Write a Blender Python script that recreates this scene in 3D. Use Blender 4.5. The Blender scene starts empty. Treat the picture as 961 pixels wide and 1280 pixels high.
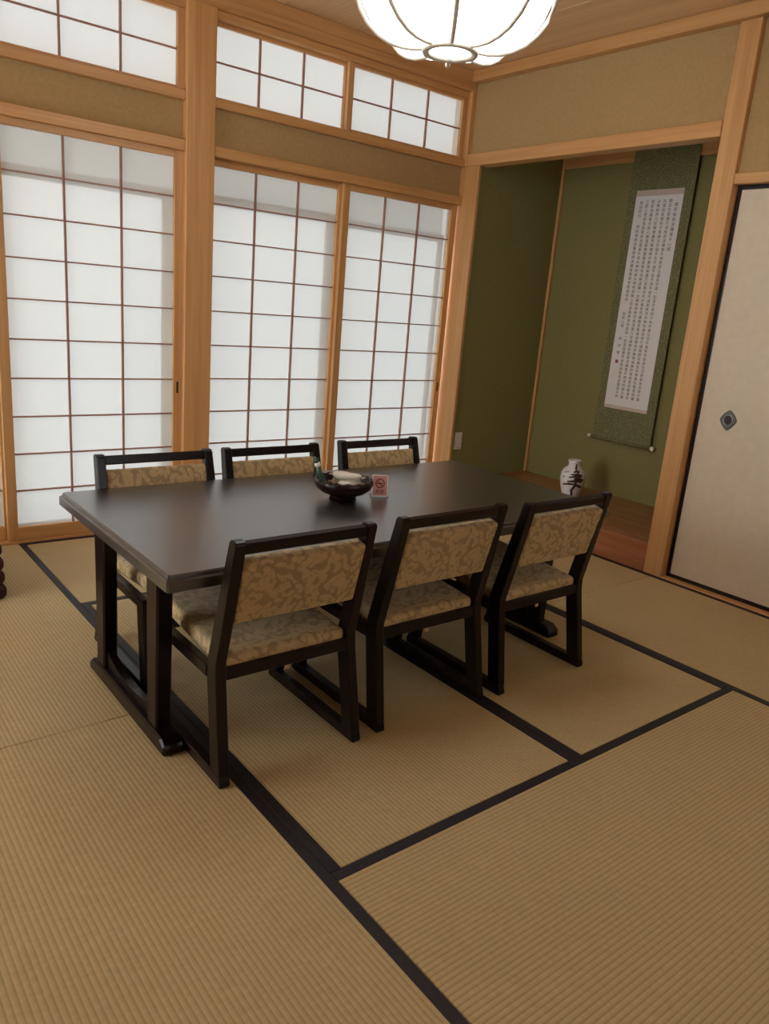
import bpy, bmesh, math, random
from mathutils import Vector, Matrix, noise as mnoise

random.seed(7)
scene = bpy.context.scene
C = scene.collection
PI = math.pi

# ------------------------------------------------------------------ camera
FPX = 955.47
yaw, pitch, roll = 0.6862, -0.2647, 0.0829
cam_loc = Vector((-3.6452, -3.9364, 1.2993))
fwd = Vector((math.cos(pitch) * math.sin(yaw), math.cos(pitch) * math.cos(yaw), math.sin(pitch)))
rt0 = Vector((math.cos(yaw), -math.sin(yaw), 0))
up0 = rt0.cross(fwd)
rt = math.cos(roll) * rt0 + math.sin(roll) * up0
up = -math.sin(roll) * rt0 + math.cos(roll) * up0
cd = bpy.data.cameras.new('camera')
cd.sensor_fit = 'HORIZONTAL'
cd.sensor_width = 36.0
cd.lens = 36.0 * FPX / 961.0
cd.clip_start = 0.05
cam = bpy.data.objects.new('camera', cd)
C.objects.link(cam)
mw = Matrix.Identity(4)
for i in range(3):
    mw[i][0], mw[i][1], mw[i][2], mw[i][3] = rt[i], up[i], -fwd[i], cam_loc[i]
cam.matrix_world = mw
scene.camera = cam

# ------------------------------------------------------------------ sky and exposure
world = bpy.data.worlds.new('overcast_sky')
scene.world = world
world.use_nodes = True
bg = world.node_tree.nodes['Background']
bg.inputs[0].default_value = (0.96, 0.985, 1.0, 1)
bg.inputs[1].default_value = 5.6
LAMP_STRENGTH = 6.0
vs = scene.view_settings
vs.view_transform = 'Standard'
vs.look = 'None'
vs.exposure = 0.32
vs.gamma = 1.0
vs.use_curve_mapping = False
try:
    scene.cycles.max_bounces = 12
    scene.cycles.diffuse_bounces = 6
    scene.cycles.transparent_max_bounces = 16
    scene.cycles.sample_clamp_indirect = 6.0
except Exception:
    pass

# ------------------------------------------------------------------ materials
def nodes_of(name):
    m = bpy.data.materials.new(name)
    m.use_nodes = True
    nt = m.node_tree
    return m, nt, nt.nodes['Principled BSDF'], nt.nodes, nt.links


def ramp(N, cols):
    r = N.new('ShaderNodeValToRGB')
    el = r.color_ramp.elements
    while len(el) < len(cols):
        el.new(0.5)
    for e, (p, c) in zip(el, cols):
        e.position = p
        e.color = (*c, 1)
    return r


def plain(name, col, rough=0.5, spec=0.5, metal=0.0, coat=0.0):
    m, nt, b, N, L = nodes_of(name)
    b.inputs['Base Color'].default_value = (*col, 1)
    b.inputs['Roughness'].default_value = rough
    b.inputs['Specular IOR Level'].default_value = spec
    b.inputs['Metallic'].default_value = metal
    b.inputs['Coat Weight'].default_value = coat
    return m


def wood(name, light, dark, axis, rough=0.45, freq=26.0, spec=0.4, bump=0.05, vary=0.12):
    m, nt, b, N, L = nodes_of(name)
    tc = N.new('ShaderNodeTexCoord')
    mp = N.new('ShaderNodeMapping')
    sc = [freq, freq, freq]
    sc[axis] = freq * 0.03
    mp.inputs['Scale'].default_value = sc
    L.new(tc.outputs['Object'], mp.inputs['Vector'])
    oi = N.new('ShaderNodeObjectInfo')
    addv = N.new('ShaderNodeVectorMath')
    addv.operation = 'ADD'
    mulr = N.new('ShaderNodeMath')
    mulr.operation = 'MULTIPLY'
    mulr.inputs[1].default_value = 37.0
    L.new(oi.outputs['Random'], mulr.inputs[0])
    L.new(mp.outputs[0], addv.inputs[0])
    L.new(mulr.outputs[0], addv.inputs[1])
    n1 = N.new('ShaderNodeTexNoise')
    n1.inputs['Scale'].default_value = 1.0
    n1.inputs['Detail'].default_value = 5.0
    n1.inputs['Distortion'].default_value = 0.6
    L.new(addv.outputs[0], n1.inputs['Vector'])
    n2 = N.new('ShaderNodeTexNoise')
    n2.inputs['Scale'].default_value = 5.0
    n2.inputs['Detail'].default_value = 3.0
    L.new(addv.outputs[0], n2.inputs['Vector'])
    mx = N.new('ShaderNodeMath')
    mx.operation = 'MULTIPLY_ADD'
    L.new(n2.outputs['Fac'], mx.inputs[0])
    mx.inputs[1].default_value = 0.35
    L.new(n1.outputs['Fac'], mx.inputs[2])
    r = ramp(N, [(0.40, dark), (0.85, light)])
    L.new(mx.outputs[0], r.inputs[0])
    hsv = N.new('ShaderNodeHueSaturation')
    mr = N.new('ShaderNodeMapRange')
    mr.inputs[3].default_value = 1.0 - vary
    mr.inputs[4].default_value = 1.0 + vary
    L.new(oi.outputs['Random'], mr.inputs[0])
    L.new(mr.outputs[0], hsv.inputs['Value'])
    L.new(r.outputs[0], hsv.inputs['Color'])
    L.new(hsv.outputs[0], b.inputs['Base Color'])
    b.inputs['Roughness'].default_value = rough
    b.inputs['Specular IOR Level'].default_value = spec
    if bump:
        bp = N.new('ShaderNodeBump')
        bp.inputs['Strength'].default_value = bump
        bp.inputs['Distance'].default_value = 0.002
        L.new(mx.outputs[0], bp.inputs['Height'])
        L.new(bp.outputs[0], b.inputs['Normal'])
    return m


HL, HD = (0.66, 0.37, 0.15), (0.50, 0.25, 0.085)
hinoki = [wood('pale_cypress_%s' % 'xyz'[a], HL, HD, a, rough=0.42, vary=0.06) for a in range(3)]
plankw = wood('ceiling_board', (0.78, 0.52, 0.29), (0.60, 0.37, 0.18), 1, rough=0.5, freq=14, vary=0.08)
lattw = [wood('brown_cedar_lattice_%s' % 'xyz'[a], (0.40, 0.22, 0.15), (0.28, 0.14, 0.10), a, rough=0.5, vary=0.03) for a in range(3)]  # darker wood tone, backlit shade of the bars put into the colour
redwood = wood('red_stained_board', (0.46, 0.18, 0.08), (0.28, 0.10, 0.042), 1, rough=0.3, freq=30)
alcovew = wood('alcove_floor_board', (0.36, 0.155, 0.062), (0.23, 0.09, 0.036), 1, rough=0.25, freq=22)
darkw = [wood('black_brown_lacquered_wood_%s' % 'xyz'[a], (0.0065, 0.0022, 0.0024), (0.003, 0.0012, 0.0013), a,
              rough=0.30, freq=40, spec=0.35, bump=0.02, vary=0.05) for a in range(3)]


def plaster(name, c1, c2, scale=60.0, bump=0.12):
    m, nt, b, N, L = nodes_of(name)
    tc = N.new('ShaderNodeTexCoord')
    n = N.new('ShaderNodeTexNoise')
    n.inputs['Scale'].default_value = scale
    n.inputs['Detail'].default_value = 6
    L.new(tc.outputs['Object'], n.inputs['Vector'])
    r = ramp(N, [(0.3, c1), (0.7, c2)])
    L.new(n.outputs['Fac'], r.inputs[0])
    L.new(r.outputs[0], b.inputs['Base Color'])
    b.inputs['Roughness'].default_value = 0.95
    b.inputs['Specular IOR Level'].default_value = 0.1
    n3 = N.new('ShaderNodeTexNoise')
    n3.inputs['Scale'].default_value = 420
    n3.inputs['Detail'].default_value = 3
    L.new(tc.outputs['Object'], n3.inputs['Vector'])
    bp = N.new('ShaderNodeBump')
    bp.inputs['Strength'].default_value = bump
    bp.inputs['Distance'].default_value = 0.002
    L.new(n3.outputs['Fac'], bp.inputs['Height'])
    L.new(bp.outputs[0], b.inputs['Normal'])
    return m


beige = plaster('beige_plaster', (0.41, 0.275, 0.125), (0.46, 0.31, 0.145))
green = plaster('olive_green_plaster', (0.230, 0.208, 0.082), (0.256, 0.231, 0.093))
creamp = plaster('cream_sliding_door_paper', (0.70, 0.61, 0.47), (0.74, 0.65, 0.51), scale=25, bump=0.02)


def tatami_mat_material(name, axis):
    """rush weave: ribs run along the given axis"""
    m, nt, b, N, L = nodes_of(name)
    tc = N.new('ShaderNodeTexCoord')
    sep = N.new('ShaderNodeSeparateXYZ')
    L.new(tc.outputs['Object'], sep.inputs[0])
    across, along = (sep.outputs[1], sep.outputs[0]) if axis == 0 else (sep.outputs[0], sep.outputs[1])

    def mth(op, a, bb=None, c=None):
        k = N.new('ShaderNodeMath')
        k.operation = op
        for i, v in enumerate((a, bb, c)):
            if v is None:
                continue
            if isinstance(v, (int, float)):
                k.inputs[i].default_value = v
            else:
                L.new(v, k.inputs[i])
        return k.outputs[0]
    rib = mth('SINE', mth('MULTIPLY', across, 2 * PI / 0.0134))
    ribn = mth('MULTIPLY_ADD', rib, 0.5, 0.5)
    groove = mth('POWER', mth('SUBTRACT', 1.0, ribn), 5.0)          # narrow dark line between ribs
    cell = mth('FLOOR', mth('DIVIDE', across, 0.0134))
    comb = N.new('ShaderNodeCombineXYZ')
    L.new(mth('MULTIPLY', along, 55.0), comb.inputs[0])
    L.new(mth('MULTIPLY', cell, 3.7), comb.inputs[1])
    rush = N.new('ShaderNodeTexNoise')
    rush.inputs['Scale'].default_value = 1.6
    rush.inputs['Detail'].default_value = 3
    L.new(comb.outputs[0], rush.inputs['Vector'])
    big = N.new('ShaderNodeTexNoise')
    big.inputs['Scale'].default_value = 3.0
    big.inputs['Detail'].default_value = 3
    L.new(tc.outputs['Object'], big.inputs['Vector'])
    r = ramp(N, [(0.25, (0.47, 0.365, 0.185)), (0.75, (0.60, 0.47, 0.25))])
    mixv = mth('ADD', mth('MULTIPLY', rush.outputs['Fac'], 0.7), mth('MULTIPLY', big.outputs['Fac'], 0.3))
    L.new(mixv, r.inputs[0])
    mx = N.new('ShaderNodeMix')
    mx.data_type = 'RGBA'
    mx.blend_type = 'MULTIPLY'
    mx.inputs[7].default_value = (0.74, 0.70, 0.62, 1)
    L.new(groove, mx.inputs[0])
    L.new(r.outputs[0], mx.inputs[6])
    L.new(mx.outputs[2], b.inputs['Base Color'])
    b.inputs['Roughness'].default_value = 0.62
    b.inputs['Specular IOR Level'].default_value = 0.25
    bp = N.new('ShaderNodeBump')
    bp.inputs['Strength'].default_value = 0.3
    bp.inputs['Distance'].default_value = 0.0015
    L.new(mth('ADD', ribn, mth('MULTIPLY', rush.outputs['Fac'], 0.5)), bp.inputs['Height'])
    L.new(bp.outputs[0], b.inputs['Normal'])
    return m


tat = [tatami_mat_material('woven_rush_x', 0), tatami_mat_material('woven_rush_y', 1)]


def border_material():
    m, nt, b, N, L = nodes_of('dark_navy_cotton_border')
    tc = N.new('ShaderNodeTexCoord')
    n = N.new('ShaderNodeTexNoise')
    n.inputs['Scale'].default_value = 70
    L.new(tc.outputs['Object'], n.inputs['Vector'])
    r = ramp(N, [(0.35, (0.006, 0.0035, 0.0055)), (0.7, (0.014, 0.009, 0.013))])
    L.new(n.outputs['Fac'], r.inputs[0])
    L.new(r.outputs[0], b.inputs['Base Color'])
    b.inputs['Roughness'].default_value = 0.6
    return m


heri = border_material()
seam_dark = plain('dark_seam', (0.03, 0.02, 0.012), 0.9)


def paper_material():
    m = bpy.data.materials.new('translucent_shoji_paper')
    m.use_nodes = True
    nt = m.node_tree
    N, L = nt.nodes, nt.links
    N.remove(N['Principled BSDF'])
    out = N['Material Output']
    tc = N.new('ShaderNodeTexCoord')
    n = N.new('ShaderNodeTexNoise')
    n.inputs['Scale'].default_value = 30
    n.inputs['Detail'].default_value = 8
    n.inputs['Roughness'].default_value = 0.75
    oi = N.new('ShaderNodeObjectInfo')
    mp = N.new('ShaderNodeMapping')
    mp.inputs['Scale'].default_value = (2.2, 1, 0.8)
    L.new(tc.outputs['Object'], mp.inputs['Vector'])
    sh = N.new('ShaderNodeVectorMath')
    sh.operation = 'SCALE'
    sh.inputs[0].default_value = (41.0, 17.0, 29.0)
    L.new(oi.outputs['Random'], sh.inputs['Scale'])
    ad = N.new('ShaderNodeVectorMath')
    ad.operation = 'ADD'
    L.new(mp.outputs[0], ad.inputs[0])
    L.new(sh.outputs[0], ad.inputs[1])
    L.new(ad.outputs[0], n.inputs['Vector'])
    r = ramp(N, [(0.3, (0.73, 0.785, 0.79)), (0.7, (0.91, 0.965, 0.965))])
    L.new(n.outputs['Fac'], r.inputs[0])
    tl = N.new('ShaderNodeBsdfTranslucent')
    tr = N.new('ShaderNodeBsdfTransparent')
    df = N.new('ShaderNodeBsdfDiffuse')
    df.inputs[0].default_value = (0.55, 0.54, 0.50, 1)
    for sh, k in ((tl, 0.044), (tr, 0.049)):
        sc = N.new('ShaderNodeVectorMath')
        sc.operation = 'SCALE'
        sc.inputs['Scale'].default_value = k
        L.new(r.outputs[0], sc.inputs[0])
        L.new(sc.outputs[0], sh.inputs[0])
    a1 = N.new('ShaderNodeAddShader')
    L.new(tl.outputs[0], a1.inputs[0])
    L.new(tr.outputs[0], a1.inputs[1])
    a2 = N.new('ShaderNodeAddShader')
    L.new(a1.outputs[0], a2.inputs[0])
    L.new(df.outputs[0], a2.inputs[1])
    L.new(a2.outputs[0], out.inputs[0])
    return m


paper = paper_material()


def scrim_material():  # cloth of the added strips that dim the upper paper
    m = bpy.data.materials.new('white_blind_fabric')
    m.use_nodes = True
    N, L = m.node_tree.nodes, m.node_tree.links
    N.remove(N['Principled BSDF'])
    tl = N.new('ShaderNodeBsdfTranslucent')
    tl.inputs[0].default_value = (0.80, 0.83, 0.83, 1)
    df = N.new('ShaderNodeBsdfDiffuse')
    df.inputs[0].default_value = (0.6, 0.6, 0.58, 1)
    mx = N.new('ShaderNodeMixShader')
    mx.inputs[0].default_value = 0.2
    L.new(tl.outputs[0], mx.inputs[1])
    L.new(df.outputs[0], mx.inputs[2])
    L.new(mx.outputs[0], N['Material Output'].inputs[0])
    return m


scrimmat = scrim_material()
alu = plain('bronze_aluminium_sash', (0.30, 0.29, 0.27), 0.4, metal=0.5)


def fabric_material():
    m, nt, b, N, L = nodes_of('gold_floral_damask')
    tc = N.new('ShaderNodeTexCoord')
    warp = N.new('ShaderNodeTexNoise')
    warp.inputs['Scale'].default_value = 14
    warp.inputs['Detail'].default_value = 2
    L.new(tc.outputs['Object'], warp.inputs['Vector'])
    sub = N.new('ShaderNodeVectorMath')
    sub.operation = 'SUBTRACT'
    sub.inputs[1].default_value = (0.5, 0.5, 0.5)
    L.new(warp.outputs['Color'], sub.inputs[0])
    scl = N.new('ShaderNodeVectorMath')
    scl.operation = 'SCALE'
    scl.inputs['Scale'].default_value = 0.085
    L.new(sub.outputs[0], scl.inputs[0])
    add = N.new('ShaderNodeVectorMath')
    add.operation = 'ADD'
    L.new(tc.outputs['Object'], add.inputs[0])
    L.new(scl.outputs[0], add.inputs[1])
    v1 = N.new('ShaderNodeTexVoronoi')
    v1.feature = 'SMOOTH_F1'
    v1.inputs['Scale'].default_value = 46
    v1.inputs['Smoothness'].default_value = 0.25
    L.new(add.outputs[0], v1.inputs['Vector'])
    n2 = N.new('ShaderNodeTexNoise')
    n2.inputs['Scale'].default_value = 42
    n2.inputs['Detail'].default_value = 1.5
    n2.inputs['Distortion'].default_value = 2.0
    L.new(add.outputs[0], n2.inputs['Vector'])
    r1 = ramp(N, [(0.50, (0, 0, 0)), (0.64, (1, 1, 1))])
    r2 = ramp(N, [(0.455, (0, 0, 0)), (0.49, (0.8, 0.8, 0.8)), (0.525, (0, 0, 0))])
    L.new(v1.outputs['Distance'], r1.inputs[0])
    L.new(n2.outputs['Fac'], r2.inputs[0])
    mm = N.new('ShaderNodeMath')
    mm.operation = 'MAXIMUM'
    L.new(r1.outputs[0], mm.inputs[0])
    L.new(r2.outputs[0], mm.inputs[1])
    col = ramp(N, [(0.1, (0.56, 0.405, 0.19)), (0.9, (0.35, 0.255, 0.12))])
    L.new(mm.outputs[0], col.inputs[0])
    L.new(col.outputs[0], b.inputs['Base Color'])
    rr = ramp(N, [(0.1, (0.42, 0.42, 0.42)), (0.9, (0.75, 0.75, 0.75))])
    L.new(mm.outputs[0], rr.inputs[0])
    L.new(rr.outputs[0], b.inputs['Roughness'])
    b.inputs['Sheen Weight'].default_value = 0.25
    bp = N.new('ShaderNodeBump')
    bp.inputs['Strength'].default_value = 0.25
    bp.inputs['Distance'].default_value = 0.001
    bp.invert = True
    L.new(mm.outputs[0], bp.inputs['Height'])
    L.new(bp.outputs[0], b.inputs['Normal'])
    return m


fabric = fabric_material()


def tabletop_material():
    m, nt, b, N, L = nodes_of('satin_black_table_top')
    tc = N.new('ShaderNodeTexCoord')
    mp = N.new('ShaderNodeMapping')
    mp.inputs['Scale'].default_value = (6, 120, 60)
    L.new(tc.outputs['Object'], mp.inputs['Vector'])
    n = N.new('ShaderNodeTexNoise')
    n.inputs['Scale'].default_value = 2
    n.inputs['Detail'].default_value = 5
    L.new(mp.outputs[0], n.inputs['Vector'])
    r = ramp(N, [(0.3, (0.010, 0.0095, 0.0095)), (0.7, (0.022, 0.020, 0.020))])
    L.new(n.outputs['Fac'], r.inputs[0])
    L.new(r.outputs[0], b.inputs['Base Color'])
    b.inputs['Roughness'].default_value = 0.34
    b.inputs['Specular IOR Level'].default_value = 0.8
    b.inputs['Coat Weight'].default_value = 1.0
    b.inputs['Coat Roughness'].default_value = 0.31
    b.inputs['Coat IOR'].default_value = 1.7
    bp = N.new('ShaderNodeBump')
    bp.inputs['Strength'].default_value = 0.03
    bp.inputs['Distance'].default_value = 0.001
    L.new(n.outputs['Fac'], bp.inputs['Height'])
    L.new(bp.outputs[0], b.inputs['Normal'])
    return m


topm = tabletop_material()
lacq = plain('black_lacquer', (0.010, 0.007, 0.008), 0.25)


def brocade_material():
    m, nt, b, N, L = nodes_of('dark_green_brocade')
    tc = N.new('ShaderNodeTexCoord')
    v = N.new('ShaderNodeTexVoronoi')
    v.feature = 'DISTANCE_TO_EDGE'
    v.inputs['Scale'].default_value = 62
    L.new(tc.outputs['Object'], v.inputs['Vector'])
    r = ramp(N, [(0.04, (0.215, 0.20, 0.085)), (0.16, (0.125, 0.122, 0.045))])
    L.new(v.outputs['Distance'], r.inputs[0])
    L.new(r.outputs[0], b.inputs['Base Color'])
    b.inputs['Roughness'].default_value = 0.7
    return m


brocade = brocade_material()
washi = plain('white_calligraphy_paper', (0.80, 0.78, 0.75), 0.9, 0.1)
paleband = plain('pale_pink_silk_band', (0.62, 0.50, 0.42), 0.8, 0.2)
ink = plain('black_ink', (0.03, 0.028, 0.03), 0.8, 0.1)
sealred = plain('faded_red_seal_ink', (0.35, 0.10, 0.09), 0.8, 0.1)
ivory = plain('ivory_knob', (0.78, 0.72, 0.55), 0.4)
porcelain = plain('white_porcelain', (0.78, 0.77, 0.75), 0.18, coat=0.3)
pinebrown = plain('brown_black_glaze_paint', (0.045, 0.028, 0.030), 0.35)
pineblue = plain('blue_grey_glaze_wash', (0.34, 0.36, 0.44), 0.35)
plate = plain('ivory_plastic', (0.72, 0.66, 0.55), 0.4)
platedark = plain('plate_slot', (0.25, 0.18, 0.14), 0.5)
pewter = plain('dark_pewter', (0.10, 0.105, 0.10), 0.35, metal=0.8)
pewterlight = plain('bright_pewter_rim', (0.55, 0.55, 0.53), 0.25, metal=0.9)
bowlm = wood('dark_red_lacquered_wood', (0.020, 0.006, 0.006), (0.010, 0.003, 0.004), 0, rough=0.3, freq=30, vary=0)
towelm = plain('cream_wrapped_towel', (0.72, 0.66, 0.56), 0.45, coat=0.3)
greenp = plain('dark_green_wrapper', (0.015, 0.075, 0.045), 0.35, coat=0.3)
whitep = plain('white_wrapper_band', (0.75, 0.80, 0.76), 0.4)
cardred = plain('pinkish_red_print', (0.72, 0.36, 0.32), 0.5)
carddark = plain('dark_red_print', (0.13, 0.025, 0.03), 0.5)
cardwhite = plain('white_card', (0.85, 0.82, 0.80), 0.5)
maroon = plain('maroon_cushion_cloth', (0.055, 0.010, 0.016), 0.8)
tancloth = plain('tan_tag', (0.60, 0.38, 0.20), 0.7)
slotm = plain('black_recess', (0.012, 0.008, 0.006), 0.5)
cordm = plain('white_cord', (0.7, 0.7, 0.68), 0.5)
ribm = plain('pale_wood_lamp_rib', (0.62, 0.53, 0.42), 0.5)


def glass_material():
    m, nt, b, N, L = nodes_of('clear_acrylic')
    b.inputs['Base Color'].default_value = (0.95, 0.98, 0.97, 1)
    b.inputs['Roughness'].default_value = 0.03
    b.inputs['IOR'].default_value = 1.3
    b.inputs['Transmission Weight'].default_value = 1.0
    return m


acryl = glass_material()


def emit_material(name, col, s):
    m, nt, b, N, L = nodes_of(name)
    b.inputs['Base Color'].default_value = (0.8, 0.8, 0.8, 1)
    b.inputs['Emission Color'].default_value = (*col, 1)
    b.inputs['Emission Strength'].default_value = s
    b.inputs['Roughness'].default_value = 0.5
    return m


lampm = emit_material('lit_white_lamp_paper', (0.86, 0.93, 1.0), LAMP_STRENGTH)


# ------------------------------------------------------------------ mesh helpers
def box(bm, x0, x1, y0, y1, z0, z1, bev=0.0, seg=1):
    r = bmesh.ops.create_cube(bm, size=1.0)
    vs_ = r['verts']
    for v in vs_:
        v.co = Vector(((x0 + x1) / 2 + v.co.x * (x1 - x0), (y0 + y1) / 2 + v.co.y * (y1 - y0),
                       (z0 + z1) / 2 + v.co.z * (z1 - z0)))
    if bev > 0:
        es = list({e for v in vs_ for e in v.link_edges})
        bmesh.ops.bevel(bm, geom=es, offset=bev, segments=seg, affect='EDGES', profile=0.5)
    return bm


def prism(bm, pts, axis, a0, a1, bev=0.0):
    """polygon pts (two coords) extruded along axis from a0 to a1"""
    def mk(p, a):
        l = list(p)
        l.insert(axis, a)
        return bm.verts.new(l)
    A = [mk(p, a0) for p in pts]
    B = [mk(p, a1) for p in pts]
    n = len(pts)
    fs = [bm.faces.new(A), bm.faces.new(B[::-1])]
    for i in range(n):
        fs.append(bm.faces.new((A[i], B[i], B[(i + 1) % n], A[(i + 1) % n])))
    bmesh.ops.recalc_face_normals(bm, faces=fs)
    if bev > 0:
        es = list({e for f in fs for e in f.edges})
        bmesh.ops.bevel(bm, geom=es, offset=bev, segments=1, affect='EDGES')
    return bm


def lathe(bm, prof, seg=32, cx=0, cy=0, rfun=None):
    rings = []
    for r, z in prof:
        ring = []
        for i in range(seg):
            a = 2 * PI * i / seg
            rr, zz = (r, z) if rfun is None else rfun(r, z, a)
            ring.append(bm.verts.new((cx + rr * math.cos(a), cy + rr * math.sin(a), zz)))
        rings.append(ring)
    for a, b in zip(rings, rings[1:]):
        for i in range(seg):
            j = (i + 1) % seg
            bm.faces.new((a[i], a[j], b[j], b[i]))
    closed = prof[0] == prof[-1]
    if prof[0][0] > 1e-4 and not closed:
        bm.faces.new(rings[0][::-1])
    if prof[-1][0] > 1e-4 and not closed:
        bm.faces.new(rings[-1])
    bmesh.ops.remove_doubles(bm, verts=bm.verts[:], dist=1e-6)
    bmesh.ops.recalc_face_normals(bm, faces=bm.faces[:])
    return bm


def tube(bm, path, rad, seg=8, flat=None):
    """round (or flattened) tube along a path of Vectors"""
    rings = []
    n = len(path)
    for i, p in enumerate(path):
        t = (path[min(i + 1, n - 1)] - path[max(i - 1, 0)]).normalized()
        ref = Vector((0, 0, 1)) if abs(t.z) < 0.95 else Vector((1, 0, 0))
        u = t.cross(ref).normalized()
        w = u.cross(t)
        r = rad[i] if isinstance(rad, (list, tuple)) else rad
        ring = []
        for k in range(seg):
            a = 2 * PI * k / seg
            ring.append(bm.verts.new(p + u * r * math.cos(a) + w * r * (flat or 1) * math.sin(a)))
        rings.append(ring)
    for a, b in zip(rings, rings[1:]):
        for i in range(seg):
            j = (i + 1) % seg
            bm.faces.new((a[i], a[j], b[j], b[i]))
    bm.faces.new(rings[0][::-1])
    bm.faces.new(rings[-1])
    bmesh.ops.recalc_face_normals(bm, faces=bm.faces[:])
    return bm


def rounded(bm, hx, hy, hz, r, n=(10, 10, 3), puff=(0, 0, 0), mat=None):
    """rounded cushion block centred on the origin, optional puff along each axis"""
    verts = {}

    def vert(x, y, z):
        key = (round(x, 5), round(y, 5), round(z, 5))
        if key in verts:
            return verts[key]
        p = Vector((x * hx, y * hy, z * hz))
        q = Vector((max(-hx + r, min(hx - r, p.x)), max(-hy + r, min(hy - r, p.y)), max(-hz + r, min(hz - r, p.z))))
        d = p - q
        if d.length > 1e-9:
            p = q + d.normalized() * r
        p.x += math.copysign(puff[0], x) * abs(x) * (1 - y * y) * (1 - z * z) if x else 0
        p.y += math.copysign(puff[1], y) * abs(y) * (1 - x * x) * (1 - z * z) if y else 0
        p.z += math.copysign(puff[2], z) * abs(z) * (1 - x * x) * (1 - y * y) if z else 0
        if mat:
            p = mat @ p
        verts[key] = bm.verts.new(p)
        return verts[key]

    def lin(k, h):
        m = max(0.0, 1 - r / h)
        inner = [-m + 2 * m * i / k for i in range(k + 1)]
        s = [-1 + (1 - m) * t for t in (0, .3, .65)]
        return s + inner + [-v for v in s[::-1]]
    ax = [lin(n[0], hx), lin(n[1], hy), lin(n[2], hz)]
    for a in range(3):
        b, c = (a + 1) % 3, (a + 2) % 3
        for s in (-1, 1):
            for i in range(len(ax[b]) - 1):
                for j in range(len(ax[c]) - 1):
                    q = []
                    for (ii, jj) in ((i, j), (i + 1, j), (i + 1, j + 1), (i, j + 1)):
                        co = [0, 0, 0]
                        co[a], co[b], co[c] = s, ax[b][ii], ax[c][jj]
                        q.append(vert(*co))
                    if len(set(q)) == 4:
                        try:
                            bm.faces.new(q if s > 0 else q[::-1])
                        except ValueError:
                            pass
    bmesh.ops.recalc_face_normals(bm, faces=bm.faces[:])
    return bm


def mesh_of(bm, name, mat, smooth=False):
    me = bpy.data.meshes.new(name)
    bm.to_mesh(me)
    bm.free()
    if mat:
        me.materials.append(mat)
    if smooth:
        for p in me.polygons:
            p.use_smooth = True
    return me


def obj(name, bm, mat, parent=None, smooth=False, loc=None):
    o = bpy.data.objects.new(name, mesh_of(bm, name, mat, smooth))
    C.objects.link(o)
    if loc:
        o.location = loc
    if parent:
        o.parent = parent
    return o


def inst(name, me, parent=None, loc=(0, 0, 0), rot=None):
    o = bpy.data.objects.new(name, me)
    C.objects.link(o)
    o.location = loc
    if rot:
        o.rotation_euler = rot
    if parent:
        o.parent = parent
    return o


def tag(o, label, cat, group=None, kind=None):
    o['label'] = label
    o['category'] = cat
    if group:
        o['group'] = group
    if kind:
        o['kind'] = kind
    return o


def thing(name, loc, label, cat, group=None, kind=None, rz=0.0):
    o = bpy.data.objects.new(name, None)
    o.empty_display_size = 0.1
    C.objects.link(o)
    o.location = loc
    o.rotation_euler = (0, 0, rz)
    return tag(o, label, cat, group, kind)


def struct(name, bm, mat, label=None, cat=None):
    o = obj(name, bm, mat)
    o['kind'] = 'structure'
    if label:
        o['label'] = label
    if cat:
        o['category'] = cat
    return o


def B(*a, **k):
    return box(bmesh.new(), *a, **k)


# ------------------------------------------------------------------ floor with tatami mats
W = 0.91
RX, RY = -6 * W, -6 * W
CEIL = 2.735
floor = struct('floor', B(RX - .1, 0.20, RY - .1, 0.16, -0.16, -0.055), seam_dark,
               'woven rush mat floor with dark cloth borders', 'floor')


def add_mat(x0, y0, long_axis):
    """mat whose corner nearest -x,-y is x0,y0"""
    lx, ly = (2 * W, W) if long_axis == 0 else (W, 2 * W)
    g = 0.0012
    m = obj('tatami_mat', B(g, lx - g, g, ly - g, -0.055, 0.0, bev=0.0025), tat[long_axis], floor, loc=(x0, y0, 0))
    bw = 0.031
    for s in (0, 1):
        if long_axis == 0:
            a = (g - .0004, lx - g + .0004, (g - .0004) if s == 0 else ly - bw, bw if s == 0 else ly - g + .0004)
        else:
            a = ((g - .0004) if s == 0 else lx - bw, bw if s == 0 else lx - g + .0004, g - .0004, ly - g + .0004)
        obj('border', B(*a, -0.05, 0.0014, bev=0.0006), heri, m)


# the eight mats of the room
add_mat(-4 * W, -2 * W, 1)
add_mat(-4 * W, -4 * W, 1)
add_mat(-3 * W, -W, 0)
add_mat(-3 * W, -3 * W, 1)
add_mat(-2 * W, -3 * W, 1)
add_mat(-3 * W, -4 * W, 0)
add_mat(-W, -2 * W, 1)
add_mat(-W, -4 * W, 1)
# mats of the space the camera stands in
for i in range(3):
    add_mat(-6 * W, -2 * W * (i + 1), 1)
    add_mat(-5 * W, -2 * W * (i + 1), 1)
for i in range(2):
    add_mat(-4 * W + 2 * W * i, -5 * W, 0)
    add_mat(-4 * W + 2 * W * i, -6 * W, 0)

# ------------------------------------------------------------------ ceiling of boards
ceiling = struct('ceiling', B(RX - .1, 1.0, RY - .1, 0.2, CEIL + .02, CEIL + .10), seam_dark,
                 'ceiling of long pale cypress boards with dark joints', 'ceiling')
pw = 0.455
pm = mesh_of(B(0.0035, pw - 0.0035, RY, 0.0, 0, 0.019, bev=0.002), 'ceiling_board', plankw)
for i in range(12):
    inst('ceiling_board', pm, ceiling, (-pw * (i + 1) - 0.02, 0, CEIL))
obj('ceiling_board', B(-0.0165, 0.06, RY, 0.0, 0, 0.019, bev=.002), plankw, ceiling, loc=(0, 0, CEIL))

# ------------------------------------------------------------------ shoji wall (y = 0)
trim_n = [0]


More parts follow.
